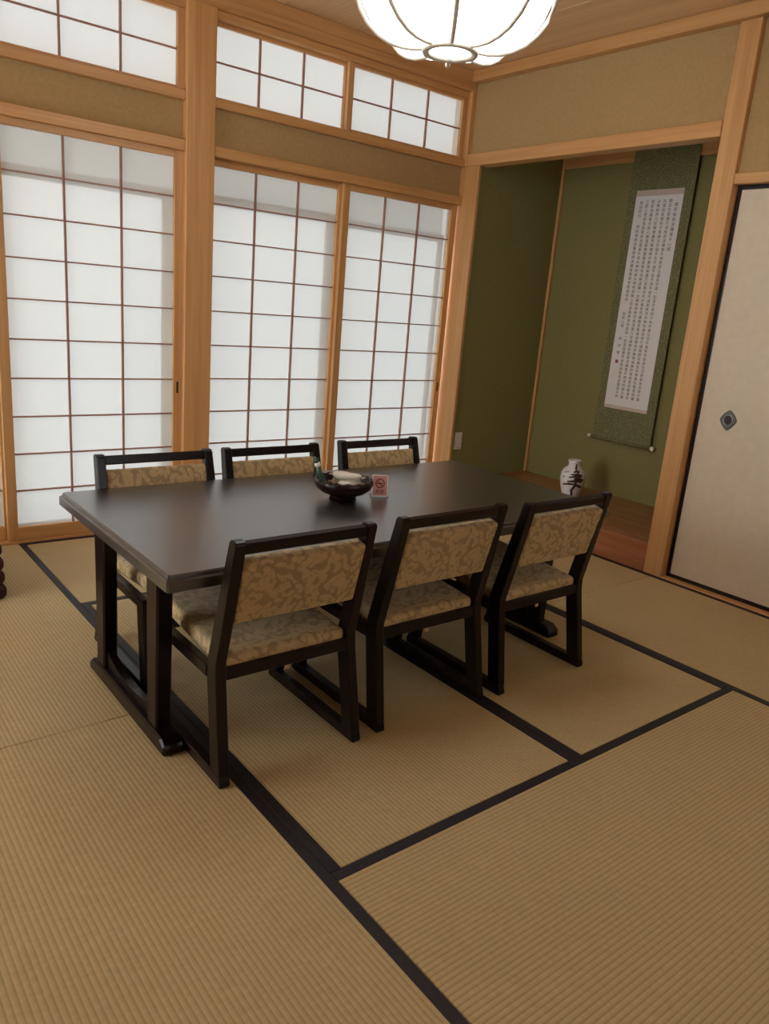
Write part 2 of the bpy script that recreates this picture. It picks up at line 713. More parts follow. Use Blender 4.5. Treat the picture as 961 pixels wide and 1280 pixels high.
def trim(bm, mat, label=None):
    trim_n[0] += 1
    o = struct('trim_%d' % trim_n[0], bm, mat)
    if label:
        o['label'] = label
        o['category'] = 'trim'
    return o


PX0, PX1 = -1.906, -1.750           # main post between the two shoji bays
LX0, LX1 = -3.72, -3.56             # post at the far end of the other bay
trim(B(PX0, PX1, -0.022, 0.12, 0.0, CEIL, bev=.004), hinoki[2], 'square cypress post between the two pairs of paper screens')
trim(B(LX0, LX1, -0.022, 0.12, 0.0, CEIL, bev=.004), hinoki[2], 'square cypress post at the end of the paper screen wall')
for (a, b) in ((LX1, PX0), (PX1, 0.0)):
    trim(B(a, b, 0.0, 0.10, -0.05, 0.012, bev=.002), hinoki[0], 'grooved wooden sill under the paper screens')
    trim(B(a, b, -0.016, 0.10, 1.958, 2.008, bev=.003), hinoki[0], 'grooved wooden head rail over the paper screens')
    trim(B(a, b, -0.012, 0.10, 2.188, 2.232, bev=.003), hinoki[0], 'wooden sill rail of the transom screens')
    trim(B(a, b, -0.004, 0.10, 2.590, 2.625, bev=.003), hinoki[0], 'wooden head rail of the transom screens')
    struct('wall_shoji_%d' % (1 if a == LX1 else 2), B(a, b, 0.022, 0.10, 2.008, 2.188), beige,
           'beige plaster strip between screens and transom', 'wall')
trim(B(RX, 0.0, -0.03, 0.12, 2.625, CEIL, bev=.004), hinoki[0], 'ceiling moulding above the transom screens')
trim(B(RX, 0.0, -0.042, -0.03, 2.672, CEIL, bev=.003), hinoki[0])
struct('wall_shoji_3', B(RX - .1, LX0, 0.0, 0.12, -0.05, CEIL + .02), beige, 'beige plaster wall past the end post', 'wall')


def shoji(name, x0, x1, z0, z1, yc, st, rb, rtp, cols, rows, label, pull=None):
    root = thing(name, ((x0 + x1) / 2, yc, z0), label, 'paper screen', kind='structure')
    w, h, t = x1 - x0, z1 - z0, 0.028
    xa, xb = -w / 2, w / 2
    for s in (0, 1):
        a = (xa, xa + st) if s == 0 else (xb - st, xb)
        so = obj('stile', B(*a, -t / 2, t / 2, 0, h, bev=.0015), hinoki[2], root)
        if pull == s:
            pc = (a[0] + a[1]) / 2
            p = obj('finger_pull', B(pc - .006, pc + .006, -t / 2 - .0012, -t / 2 + .004, .765 - .03, .765 + .03, bev=.001), slotm, so)
            p['label'] = 'small black recessed finger pull'
    obj('rail', B(xa + st, xb - st, -t / 2 + .001, t / 2 - .001, 0, rb, bev=.0015), hinoki[0], root)
    obj('rail', B(xa + st, xb - st, -t / 2 + .001, t / 2 - .001, h - rtp, h, bev=.0015), hinoki[0], root)
    px0, px1, pz0, pz1 = xa + st, xb - st, rb, h - rtp
    cw, ch = (px1 - px0) / cols, (pz1 - pz0) / rows
    bw = 0.0042
    vb = mesh_of(B(-bw, bw, -.008, .006, pz0, pz1), 'lattice_bar', lattw[2])
    hb = mesh_of(B(px0, px1, -.0078, .006, -bw * .8, bw * .8), 'lattice_bar', lattw[0])
    for i in range(1, cols):
        inst('lattice_bar', vb, root, (px0 + cw * i, 0, 0))
    for j in range(1, rows):
        inst('lattice_bar', hb, root, (0, 0, pz0 + ch * j))
    pn = bmesh.new()
    q = [pn.verts.new(v) for v in ((-cw / 2, 0, -ch / 2), (cw / 2, 0, -ch / 2), (cw / 2, 0, ch / 2), (-cw / 2, 0, ch / 2))]
    pn.faces.new(q)
    pmesh = mesh_of(pn, 'paper_pane', paper)
    for i in range(cols):
        for j in range(rows):
            inst('paper_pane', pmesh, root, (px0 + cw * (i + .5), 0.0065, pz0 + ch * (j + .5)))
    return root


YF, YB = 0.022, 0.056
Z0, Z1 = 0.012, 1.958
ST = 0.046
shoji('window_1', -1.785, -0.884, Z0, Z1, YB, ST, .07, .034, 3, 10, 'tall paper lattice screen right beside the main post, on the alcove side of it')
shoji('window_2', -0.918, -0.014, Z0, Z1, YF, ST, .07, .034, 3, 10, 'tall paper lattice screen next to the green alcove corner', pull=1)
shoji('window_3', -2.802, -1.906, Z0, Z1, YF, ST, .07, .034, 3, 10, 'tall paper lattice screen with finger pull against the main post, behind the bare table end', pull=1)
shoji('window_4', -3.585, -2.765, Z0, Z1, YB, ST, .07, .034, 3, 10, 'tall paper lattice screen farthest from the alcove, behind maroon cushions')
tz0, tz1 = 2.232, 2.590
shoji('window_5', -1.775, -0.896, tz0, tz1, YB, .036, .016, .018, 3, 2, 'short paper transom screen beside the main post, on the alcove side')
shoji('window_6', -0.93, -0.014, tz0, tz1, YF, .036, .016, .018, 3, 2, 'short paper transom screen in the corner by the alcove')
shoji('window_7', -2.802, -1.906, tz0, tz1, YF, .036, .016, .018, 3, 2, 'short paper transom screen beside the main post, away from the alcove')
shoji('window_8', -3.585, -2.765, tz0, tz1, YB, .036, .016, .018, 3, 2, 'short paper transom screen farthest from the alcove')

# the aluminium sash doors outside the paper screens
sash_n = [8]


def sash(x0, x1, z0, z1, y, fl, fr, ft, fb, label):
    sash_n[0] += 1
    r = thing('window_%d' % sash_n[0], ((x0 + x1) / 2, y, z0), label, 'window sash', kind='structure')
    xa, xb, h = -(x1 - x0) / 2, (x1 - x0) / 2, z1 - z0
    obj('sash_stile', B(xa, xa + fl, -.012, .012, 0, h), alu, r)
    obj('sash_stile', B(xb - fr, xb, -.012, .012, 0, h), alu, r)
    obj('sash_rail', B(xa + fl, xb - fr, -.012, .012, 0, fb), alu, r)
    obj('sash_rail', B(xa + fl, xb - fr, -.012, .012, h - ft, h), alu, r)
    return r


sash(-1.75, -0.88, 0.0, 1.79, 0.115, .03, .075, .05, .06, 'aluminium sash frame seen as a shadow behind a paper screen by the post')
sash(-0.92, -0.0, 0.0, 1.78, 0.142, .04, .03, .05, .06, 'aluminium sash frame seen as a shadow behind the corner paper screen')
sash(-2.80, -1.90, 0.0, 1.785, 0.142, .072, .062, .055, .06, 'aluminium sash frame seen as a shadow behind the paper screen away from the alcove')
sash(-3.66, -2.76, 0.0, 1.785, 0.115, .06, .062, .055, .06, 'aluminium sash frame seen as a shadow behind the farthest paper screen')
for k, (a, b) in enumerate(((-3.66, -1.90), (-1.75, -0.0))):  # unseen translucent strips added to darken the top band of the paper
    o = tag(obj('outer_blind', B(a, b, 0.158, 0.162, 1.74, 2.05), scrimmat),
            ['pale blind half lowered outside the screens away from the alcove',
             'pale blind half lowered outside the screens next to the alcove'][k], 'blind', kind='structure')

# ------------------------------------------------------------------ alcove wall (x = 0)
KX = 0.83
PYA, PYB = -1.757, -1.863          # alcove post
trim(B(0.0, 0.024, -0.143, 0.12, 0.0, 2.195, bev=.003), hinoki[2], 'cypress corner post between paper screens and green alcove')
trim(B(-0.012, 0.12, -0.030, 0.12, 2.195, CEIL, bev=.002), hinoki[2], 'slim upper corner post beside the transom screen')
trim(B(0.0, 0.115, PYB, PYA, 0.0, CEIL, bev=.003), hinoki[2], 'square cypress alcove post beside the sliding door')
trim(B(-0.008, 0.09, PYA, -0.030, 2.190, 2.262, bev=.003), hinoki[1], 'horizontal cypress lintel over the alcove opening')
struct('wall_alcove_upper', B(0.022, 0.10, PYA, -0.030, 2.262, CEIL), beige, 'beige plaster wall above the alcove lintel', 'wall')
trim(B(-0.038, 0.02, RY, -0.042, 2.672, CEIL, bev=.003), hinoki[1], 'ceiling moulding along the alcove wall')
# alcove shell
struct('wall_alcove_back', B(KX, KX + .1, -1.95, 0.1, -0.05, CEIL), green, 'olive green back wall of the alcove', 'wall')
struct('wall_alcove_side', B(0.024, KX, -0.128, 0.10, -0.05, 2.50), green, 'olive green side wall of the alcove next to the screens', 'wall')
struct('wall_alcove_inner', B(0.115, KX, -1.90, -1.80, -0.05, CEIL), green, 'olive green side wall of the alcove behind the post', 'wall')
struct('ceiling_alcove', B(0.09, KX, -1.80, -0.128, 2.45, 2.50), plankw, 'wooden board ceiling of the alcove', 'ceiling')
trim(B(KX - .022, KX, -0.150, -0.128, 0.155, 2.45, bev=.002), hinoki[2], 'thin wooden corner strip inside the alcove')
trim(B(KX - .02, KX, -1.80, -0.150, 2.298, 2.45, bev=.002), hinoki[1], 'wooden rail along the top of the alcove back wall')
# raised alcove floor
trim(B(0.002, 0.095, PYA, -0.143, -0.05, 0.163, bev=.004), redwood, 'reddish polished front beam of the raised alcove floor')
af = struct('floor_alcove', B(0.095, KX, -1.80, -0.128, -0.05, 0.140), seam_dark, 'raised brown wooden alcove floor', 'floor')
for i in range(3):
    w3 = (KX - 0.095) / 3
    obj('floor_board', B(0.095 + w3 * i + .0006, 0.095 + w3 * (i + 1) - .0006, -1.80, -0.128, 0.140, 0.155, bev=.0008), alcovew, af)

# sliding door side
trim(B(0.0, 0.14, -3.60, PYB, -0.05, 0.006, bev=.002), hinoki[1], 'wooden floor track under the cream sliding doors')
trim(B(0.002, 0.14, -3.60, PYB, 1.975, 2.022, bev=.003), hinoki[1], 'wooden head rail over the cream sliding doors')
trim(B(0.0, 0.115, -3.72, -3.60, 0.0, CEIL, bev=.003), hinoki[2], 'square post at the far end of the sliding doors')
struct('wall_right_upper', B(0.03, 0.14, -3.60, PYB, 2.022, CEIL), beige, 'beige plaster wall above the sliding doors', 'wall')
struct('wall_right', B(0.03, 0.14, RY - .1, -3.72, -0.05, CEIL + .02), beige, 'beige plaster wall past the sliding doors', 'wall')
struct('wall_closet', B(0.145, 0.2, -3.72, -1.90, -0.05, CEIL), beige, 'plaster wall behind the sliding doors', 'wall')  # unseen wall added so no sky light leaks past the doors
# the two walls outside the view, glazed openings added to brighten the room
glass = bpy.data.materials.new('clear_window_glass')
glass.use_nodes = True
_N, _L = glass.node_tree.nodes, glass.node_tree.links
_N.remove(_N['Principled BSDF'])
_t, _g, _m = _N.new('ShaderNodeBsdfTransparent'), _N.new('ShaderNodeBsdfGlossy'), _N.new('ShaderNodeMixShader')
_g.inputs['Roughness'].default_value = 0.02
_m.inputs[0].default_value = 0.06
_L.new(_t.outputs[0], _m.inputs[1])
_L.new(_g.outputs[0], _m.inputs[2])
_L.new(_m.outputs[0], _N['Material Output'].inputs[0])


def fill_window_wall(side, a0, a1, z0, z1, npan):  # unseen wall with an added window as extra light source
    ax = 0 if side == 'left' else 1

    def bb(p, q, zz0, zz1, d0=-.1, d1=0.0, **k):
        if ax == 0:
            return B(RX + d0, RX + d1, p, q, zz0, zz1, **k)
        return B(p, q, RY + d0, RY + d1, zz0, zz1, **k)
    lo, hi = ((RY, 0.0) if ax == 0 else (RX - .1, 0.03))
    what = 'opposite the alcove' if ax == 0 else 'opposite the paper screens'
    wall = struct('wall_' + side, bb(lo, a0, -.05, CEIL + .02), beige, 'beige plaster wall ' + what, 'wall')
    obj('wall_section', bb(a1, hi, -.05, CEIL + .02), beige, wall)
    obj('wall_section', bb(a0, a1, z1, CEIL + .02), beige, wall)
    obj('wall_section', bb(a0, a1, -.05, z0), beige, wall)
    wd = (a1 - a0) / npan
    for k in range(npan):
        sash_n[0] += 1
        r = thing('window_%d' % sash_n[0], (0, 0, 0), 'clear glazed sash, number %d along the wall %s' % (k + 1, what), 'window', kind='structure')
        p, q = a0 + wd * k, a0 + wd * (k + 1)
        f = .04
        obj('sash_stile', bb(p, p + f, z0, z1, -.07, -.03), hinoki[2], r)
        obj('sash_stile', bb(q - f, q, z0, z1, -.07, -.03), hinoki[2], r)
        obj('sash_rail', bb(p + f, q - f, z0, z0 + f, -.07, -.03), hinoki[1 - ax], r)
        obj('sash_rail', bb(p + f, q - f, z1 - f, z1, -.07, -.03), hinoki[1 - ax], r)
        obj('pane', bb(p + f, q - f, z0 + f, z1 - f, -.052, -.048), glass, r)


fill_window_wall('left', -2.0, -0.2, 0.10, 2.1, 2)  # window added for more daylight from the left
fill_window_wall('back', -2.2, -1.4, 1.1, 2.0, 1)  # small window added to brighten the chair backs


def fusuma(name, y0, y1, x, hy, label):
    z0, z1 = 0.006, 1.975
    r = thing(name, (x, (y0 + y1) / 2, z0), label, 'sliding door', kind='structure')
    w, h = (y1 - y0), z1 - z0
    a, b, t, f = -w / 2, w / 2, .012, .020
    obj('panel', B(-t + .004, t, a + f, b - f, f, h - f, bev=.001), creamp, r)
    obj('frame_stile', B(-t, t, a, a + f, 0, h, bev=.002), lacq, r)
    obj('frame_stile', B(-t, t, b - f, b, 0, h, bev=.002), lacq, r)
    obj('frame_rail', B(-t, t, a + f, b - f, 0, f, bev=.002), lacq, r)
    obj('frame_rail', B(-t, t, a + f, b - f, h - f, h, bev=.002), lacq, r)
    # diamond shaped pull
    bm = bmesh.new()
    pts = []
    for k in range(48):
        an = 2 * PI * k / 48
        c, s = math.cos(an), math.sin(an)
        e = 1.35
        rr = 1.0 / (abs(c) ** e + abs(s) ** e) ** (1 / e)
        pts.append((rr * c * .043, rr * s * .050))
    prism(bm, pts, 0, -t - .0015, -t + .006, bev=.001)
    hd = obj('handle', bm, pewter, r, loc=(0, hy - (y0 + y1) / 2, .882 - z0))
    hd['label'] = 'dark pewter diamond-shaped door pull'

    def ringx(R, r0, x0, sg=36):
        b2 = bmesh.new()
        V = [[b2.verts.new((x0 + r0 * math.sin(2 * PI * j / 8), (R + r0 * math.cos(2 * PI * j / 8)) * math.cos(2 * PI * i / sg),
                            (R + r0 * math.cos(2 * PI * j / 8)) * 1.12 * math.sin(2 * PI * i / sg))) for j in range(8)] for i in range(sg)]
        for i in range(sg):
            for j in range(8):
                b2.faces.new((V[i][j], V[(i + 1) % sg][j], V[(i + 1) % sg][(j + 1) % 8], V[i][(j + 1) % 8]))
        bmesh.ops.recalc_face_normals(b2, faces=b2.faces[:])
        return b2
    obj('rim', ringx(.0225, .0018, -t - .0016), pewterlight, hd, smooth=True)
    b3 = bmesh.new()
    prism(b3, [(.0215 * math.cos(2 * PI * k / 32), .0241 * math.sin(2 * PI * k / 32)) for k in range(32)], 0, -t - .0021, -t + .001)
    obj('cup', b3, slotm, hd)
    return r


fusuma('door_1', -2.770, -1.866, 0.062, -2.040, 'cream sliding door with black frame and diamond pull beside the alcove post')
fusuma('door_2', -3.598, -2.735, 0.100, -3.42, 'cream sliding door with black frame farther from the alcove post')

# wall plate by the alcove
pl = thing('wall_plate', (0.078, -0.128, 0.420), 'small ivory switch plate low on the green alcove side wall', 'wall plate')
obj('plate', B(-.034, .034, -.009, 0.0, -.06, .06, bev=.003), plate, pl)
obj('rocker', B(-.018, .018, -.0105, -.008, -.035, .042, bev=.002), plate, pl)
obj('indicator', B(-.004, .008, -.0105, -.008, -.050, -.043, bev=.001), platedark, pl)

# ------------------------------------------------------------------ dining table
TX0, TX1, TY0, TY1, TH = -2.922, -1.088, -2.222, -1.308, 0.600
tcx, tcy = (TX0 + TX1) / 2, (TY0 + TY1) / 2
table = thing('dining_table', (tcx, tcy, 0), 'long black-brown lacquered low dining table with two trestle feet', 'table')
hx, hy = (TX1 - TX0) / 2, (TY1 - TY0) / 2
bm = bmesh.new()
CH = 0.006


def octo(ix, c):
    x, y = hx - ix, hy - ix
    return [(x - c, -y), (x, -y + c), (x, y - c), (x - c, y), (-x + c, y), (-x, y - c), (-x, -y + c), (-x + c, -y)]


layers = [(0.554, .004), (0.557, 0.0), (0.584, 0.0), (0.588, 0.003), (0.5885, 0.0075), (0.596, 0.0085), (0.600, 0.0115)]
rings = [[bm.verts.new((p[0], p[1], z)) for p in octo(ix, CH)] for z, ix in layers]
for a, b in zip(rings, rings[1:]):
    for i in range(8):
        bm.faces.new((a[i], a[(i + 1) % 8], b[(i + 1) % 8], b[i]))
bm.faces.new(rings[0][::-1])
bm.faces.new(rings[-1])
bmesh.ops.recalc_face_normals(bm, faces=bm.faces[:])
obj('table_top', bm, topm, table)
FY0, FY1 = -2.095 - tcy, -1.455 - tcy
fxs = ((-2.877 - tcx, -2.812 - tcx), (-1.195 - tcx, -1.130 - tcx))
for k, (fa, fb) in enumerate(fxs):
    # foot with sloped ends
    bm = bmesh.new()
    prism(bm, [(FY0, 0), (FY1, 0), (FY1, .030), (FY1 - .03, .050), (FY0 + .03, .050), (FY0, .030)], 0, fa, fb, bev=.006)
    obj('foot', bm, darkw[1], table)
    mid = (fa + fb) / 2
    for s in (-1, 1):
        c0 = s * .222                      # leg centre (y)
        bm = bmesh.new()
        prism(bm, [(c0 - .034, .045), (c0 + .034, .045), (c0 + .042, .552), (c0 - .042, .552)], 0, mid - .024, mid + .024, bev=.006)
        obj('leg', bm, darkw[2], table)
    # arched board between the legs
    pts = [(-.195, .045), (.195, .045)]
    for i in range(13):
        t = 1 - 2 * i / 12
        pts.append((t * .195, .072 + .040 * abs(t) ** 2.2))
    bm = bmesh.new()
    prism(bm, pts, 0, mid - .012, mid + .012)
    obj('stretcher', bm, darkw[1], table)
    obj('apron', B(mid - .012, mid + .012, -.185, .185, .495, .552, bev=.003), darkw[1], table)
for s in (-1, 1):
    obj('apron', B(fxs[0][1] - .010, fxs[1][0] + .010, s * .285 - .011, s * .285 + .011, .492, .552, bev=.003), darkw[0], table)


# ------------------------------------------------------------------ chairs
def make_chair(loc, rz, label):
    r = thing('dining_chair', loc, label, 'chair', 'dining chairs around the low table', rz=rz)
    HW, T = 0.237, 0.032
    for s in (-1, 1):
        xa, xb = (-HW, -HW + T) if s < 0 else (HW - T, HW)
        bm = bmesh.new()
        prism(bm, [(-.256, 0), (.25, 0), (.258, .012), (.252, .034), (-.250, .034), (-.258, .010)], 0, xa, xb, bev=.003)
        obj('runner', bm, darkw[1], r)
        bm = bmesh.new()
        prism(bm, [(-.252, .032), (-.196, .032), (-.150, .300), (-.150, .345), (-.178, .46), (-.240, .698), (-.246, .706), (-.272, .706),
                   (-.278, .698), (-.228, .46), (-.203, .345), (-.206, .300)], 0, xa, xb, bev=.003)
        for v in bm.verts:
            v.co.x -= s * .016 * v.co.z / .706
        obj('rear_post', bm, darkw[2], r)
        bm = bmesh.new()
        prism(bm, [(.200, .032), (.250, .032), (.215, .327), (.170, .327)], 0, xa, xb, bev=.003)
        obj('front_leg', bm, darkw[2], r)
        obj('side_rail', B(xa + .003, xb - .003, -.155, .178, .292, .327, bev=.002), darkw[1], r)
    obj('rear_rail', B(-HW + T, HW - T, -.200, -.176, .290, .327, bev=.002), darkw[0], r)
    obj('front_rail', B(-HW + T, HW - T, .178, .204, .290, .327, bev=.002), darkw[0], r)
    bm = rounded(bmesh.new(), .200, .212, .027, .018, (12, 12, 2), puff=(0, 0, .005), mat=Matrix.Translation((0, .022, .346)) @ Matrix.Rotation(math.radians(4.5), 4, 'X'))
    seat = obj('seat', bm, fabric, r, smooth=True)
    ang = math.atan2(.088, .35)
    tilt = Matrix.Translation((0, -.230, .558)) @ Matrix.Rotation(ang, 4, 'X')
    bm = rounded(bmesh.new(), .1925, .021, .095, .010, (14, 2, 8), puff=(0, .004, 0), mat=tilt)
    obj('backrest', bm, fabric, r, smooth=True)
    bm = box(bmesh.new(), -HW + T + .014, HW - T - .014, -.012, .012, -.0165, .0165, bev=.004)
    bmesh.ops.transform(bm, matrix=Matrix.Translation((0, -.257, .6835)) @ Matrix.Rotation(ang, 4, 'X'), verts=bm.verts[:])
    obj('top_rail', bm, darkw[0], r)
    tg = obj('tag', B(.004, .020, -.172, -.169, .262, .291), tancloth, seat)
    tg['label'] = 'tan tag hanging under the seat'
    return r


def copy_tree(o, parent=None):
    c = o.copy()
    C.objects.link(c)
    c.parent = parent
    for ch in o.children:
        copy_tree(ch, c)
    return c


specs = [
    ((-2.5715, -2.055, 0), 0, 'low damask chair on open-mat side of table, at end away from the alcove'),
    ((-2.031, -2.050, 0), 0, 'middle low damask chair of the row on the open-mat side of the table'),
    ((-1.510, -2.078, 0), 0, 'low damask chair on open-mat side of table, at end next to the alcove'),
    ((-2.556, -1.500, 0), PI, 'low damask chair on paper-screen side of table, at end away from the alcove'),
    ((-2.062, -1.500, 0), PI, 'middle low damask chair of the row on the paper-screen side of the table'),
    ((-1.492, -1.482, 0), PI, 'low damask chair on paper-screen side of table, at end next to the alcove'),
]
first = make_chair(*specs[0])
bpy.context.view_layer.update()
for loc, rz, lab in specs[1:]:
    c = copy_tree(first)
    c.location = loc
    c.rotation_euler = (0, 0, rz)
    c['label'] = lab

# ------------------------------------------------------------------ bowl and the things in it
bx, by = -2.045, -1.735
bowl = thing('serving_bowl', (bx, by, TH), 'dark red lacquered round bowl with ridged rim on the table', 'bowl')


def lobes(r, z, a):
    k = max(0.0, min(1.0, (z - .045) / .03))
    return r * (1 + .012 * k * math.cos(16 * a)), z + .0025 * k * math.cos(16 * a + 1)


bm = lathe(bmesh.new(), [(.0001, .004), (.040, .004), (.043, .0), (.050, 0.0), (.048, .012), (.054, .020), (.080, .028), (.100, .044), (.108, .062), (.106, .076),
                         (.099, .078), (.095, .070), (.090, .050), (.074, .030), (.040, .022), (.0001, .021)], 64, rfun=lobes)
obj('bowl_body', bm, bowlm, bowl, smooth=True)


def towel(loc, rz, ry, label, L=.075, R=.019):
    r = thing('wrapped_towel', loc, label, 'towel', 'wrapped hand towels in the bowl', rz=rz)
    r.rotation_euler = (0, ry, rz)
    bm = bmesh.new()
    prof = [(-L, R * .30), (-L + .004, R * .75), (-L + .012, R), (-L / 3, R * 1.05), (L / 3, R), (L - .012, R * .98), (L - .004, R * .7), (L, R * .28)]
    sg = 20
    rings = []
    for x, rad in prof:
        ring = []
        for k in range(sg):
            a = 2 * PI * k / sg
            wob = 1 + .30 * mnoise.noise(Vector((x * 40 + loc[0] * 90, math.cos(a) * 2, math.sin(a) * 2)))
            ring.append(bm.verts.new((x, rad * wob * math.cos(a) * 1.1, R + rad * wob * math.sin(a) * .85)))
        rings.append(ring)
    for a, b in zip(rings, rings[1:]):
        for i in range(sg):
            bm.faces.new((a[i], a[(i + 1) % sg], b[(i + 1) % sg], b[i]))
    bm.faces.new(rings[0][::-1])
    bm.faces.new(rings[-1])
    bmesh.ops.recalc_face_normals(bm, faces=bm.faces[:])
    obj('roll', bm, towelm, r, smooth=True)
    # crimped film fins at both ends
    for s in (-1, 1):
        b2 = bmesh.new()
        V = []
        for i in range(9):
            y = (i - 4) / 4 * R * .9
            z = R + .0016 * (-1) ** i
            V.append((b2.verts.new((s * (L - .003), y * .7, z)), b2.verts.new((s * (L + .010), y, z + .001))))
        for i in range(8):
            b2.faces.new((V[i][0], V[i + 1][0], V[i + 1][1], V[i][1]))
        bmesh.ops.solidify(b2, geom=b2.faces[:], thickness=.0008)
        obj('film_end', b2, towelm, r)
    return r


towel((bx + .006, by - .031, TH + .047), math.radians(-24), 0.0, 'cream wrapped hand towel lying in front in the bowl', L=.046, R=.014)
towel((bx + .014, by + .014, TH + .046), math.radians(-24), 0.0, 'cream wrapped hand towel lying behind the front one in the bowl', L=.050, R=.014)
towel((bx + .004, by - .012, TH + .072), math.radians(-52), 0.0, 'cream wrapped hand towel lying on top of the two others', L=.056, R=.016)

gp = thing('green_packet', (bx - .068, by + .020, TH + .044), 'dark green and white wrapped stick leaning out of the bowl', 'packet')
d = Vector((-.030, .028, .105))
bm = bmesh.new()
path = [Vector((0, 0, 0)) + d * t + Vector((.004 * math.sin(9 * t), 0, 0)) for t in (0, .15, .3, .45, .6, .72)]
tube(bm, path, [.010, .013, .0135, .013, .0125, .0125], 12, flat=.75)
gb = obj('wrapper', bm, greenp, gp, smooth=True)
bm = bmesh.new()
tube(bm, [d * .70, d * .76, d * .84], [.0128, .0140, .0125], 12, flat=.8)
obj('band', bm, whitep, gp, smooth=True)
bm = bmesh.new()
tube(bm, [d * .83, d * .90, d * .97, d * 1.05 + Vector((-.006, 0, 0))], [.0120, .014, .012, .004], 12, flat=.6)
obj('tip', bm, greenp, gp, smooth=True)

# no smoking card in a clear stand
sg = thing('table_sign', (-1.902, -1.770, TH), 'small clear stand with a red no smoking card beside the bowl', 'sign', rz=math.radians(-32))
lean = Matrix.Rotation(math.radians(-14), 4, 'X')


def leaned(bm):
    bmesh.ops.transform(bm, matrix=lean, verts=bm.verts[:])
    return bm


obj('stand_back', leaned(B(-.034, .034, -.0005, .0025, 0.001, .088, bev=.0004)), acryl, sg)
obj('stand_base', B(-.034, .034, -.004, .040, 0.0, .0025, bev=.0005), acryl, sg)
card = obj('card', leaned(B(-.030, .030, -.0022, -.0010, .005, .085)), cardwhite, sg)
obj('print_field', leaned(B(-.026, .026, -.0026, -.0020, .009, .081)), cardred, card)
b2 = bmesh.new()
sgm = 40
ro, ri = .0175, .0140
O = [b2.verts.new((ro * math.cos(2 * PI * i / sgm), -.0030, .053 + ro * math.sin(2 * PI * i / sgm))) for i in range(sgm)]
I = [b2.verts.new((ri * math.cos(2 * PI * i / sgm), -.0030, .053 + ri * math.sin(2 * PI * i / sgm))) for i in range(sgm)]
for i in range(sgm):
    b2.faces.new((O[i], O[(i + 1) % sgm], I[(i + 1) % sgm], I[i]))
obj('ban_ring', leaned(b2), carddark, card)
b2 = bmesh.new()
q = [Vector((-.0115, -.0030, .0625)), Vector((-.0095, -.0030, .0645)), Vector((.0115, -.0030, .0435)), Vector((.0095, -.0030, .0415))]
b2.faces.new([b2.verts.new(v) for v in q])
obj('ban_slash', leaned(b2), carddark, card)
obj('cigarette_mark', leaned(B(-.013, .010, -.0032, -.0027, .0508, .0545)), carddark, card)


def text_mesh(s, size, mat, name, parent, matrix):
    cu = bpy.data.curves.new(name, 'FONT')
    cu.body = s
    cu.size = size
    cu.align_x = 'CENTER'
    cu.align_y = 'CENTER'
    cu.resolution_u = 2
    tmp = bpy.data.objects.new('tmp_text', cu)
    C.objects.link(tmp)
    dg = bpy.context.evaluated_depsgraph_get()
    me = bpy.data.meshes.new_from_object(tmp.evaluated_get(dg))
    bpy.data.objects.remove(tmp)
    bpy.data.curves.remove(cu)
    me.name = name
    me.transform(matrix)
    me.materials.clear()
    me.materials.append(mat)
    o = bpy.data.objects.new(name, me)
    C.objects.link(o)
    o.parent = parent
    return o


text_mesh('禁煙', .016, carddark, 'lettering', card, lean @ Matrix.Translation((0, -.0031, .021)) @ Matrix.Rotation(PI / 2, 4, 'X'))

# ------------------------------------------------------------------ hanging scroll
SX = KX - 0.030
scr = thing('hanging_scroll', (SX, -0.9425, 0.0), 'tall hanging scroll of brush calligraphy in green brocade on the alcove wall', 'scroll')
yA, yB = 0.228, -0.229             # local: +y is towards the screens
obj('mount', B(-.0012, .0012, yB, yA, .53, 2.405), brocade, scr)
pa = obj('writing_paper', B(-.0022, -.0010, -.165, .168, .746, 2.121), washi, scr)
obj('silk_band', B(-.0026, -.0018, -.165, .168, 2.086, 2.121), paleband, pa)
obj('silk_band', B(-.0026, -.0018, -.165, .168, .746, .768), paleband, pa)
rb = bmesh.new()
tube(rb, [Vector((-.002, yB - .008, .532)), Vector((-.002, yA + .008, .532))], .0115, 16)
rod = obj('roller', rb, brocade, scr, smooth=True)
for s, yy in ((-1, yB - .008), (1, yA + .008)):
    kb = bmesh.new()
    tube(kb, [Vector((-.002, yy, .532)), Vector((-.002, yy + s * .004, .532)), Vector((-.002, yy + s * .024, .532)), Vector((-.002, yy + s * .027, .532))], [.012, .0145, .0145, .011], 16)
    obj('roller_knob', kb, ivory, rod, smooth=True)
tr = bmesh.new()
tube(tr, [Vector((0, yB, 2.408)), Vector((0, yA, 2.408))], .007, 10)
obj('top_rod', tr, brocade, scr, smooth=True)
hc = bmesh.new()
tube(hc, [Vector((0, -.11, 2.412)), Vector((0.004, 0, 2.44)), Vector((0, .11, 2.412))], .002, 6)
obj('hanging_cord', hc, brocade, scr)

SUTRA = ('觀自在菩薩行深般若波羅蜜多時照見五蘊皆空度一切苦厄舍利子色不異空空不異色色即是空空即是色受想行識'
         '亦復如是舍利子是諸法空相不生不滅不垢不淨不增不減是故空中無色無受想行識無眼耳鼻舌身意無色聲香味觸法'
         '無眼界乃至無意識界無無明亦無無明盡乃至無老死亦無老死盡無苦集滅道無智亦無得以無所得故菩提薩埵依般若'
         '波羅蜜多故心無罣礙無罣礙故無有恐怖遠離一切顛倒夢想究竟涅槃三世諸佛依般若波羅蜜多故得阿耨多羅三藐三菩提'
         '故知般若波羅蜜多是大神呪是大明呪是無上呪是無等等呪能除一切苦真實不虛故說般若波羅蜜多呪')
CS, CP = 0.0235, 0.0250
ROT = Matrix(((0, 0, 1, 0), (-1, 0, 0, 0), (0, 1, 0, 0), (0, 0, 0, 1)))   # text x -> -y, text y -> z, facing -x


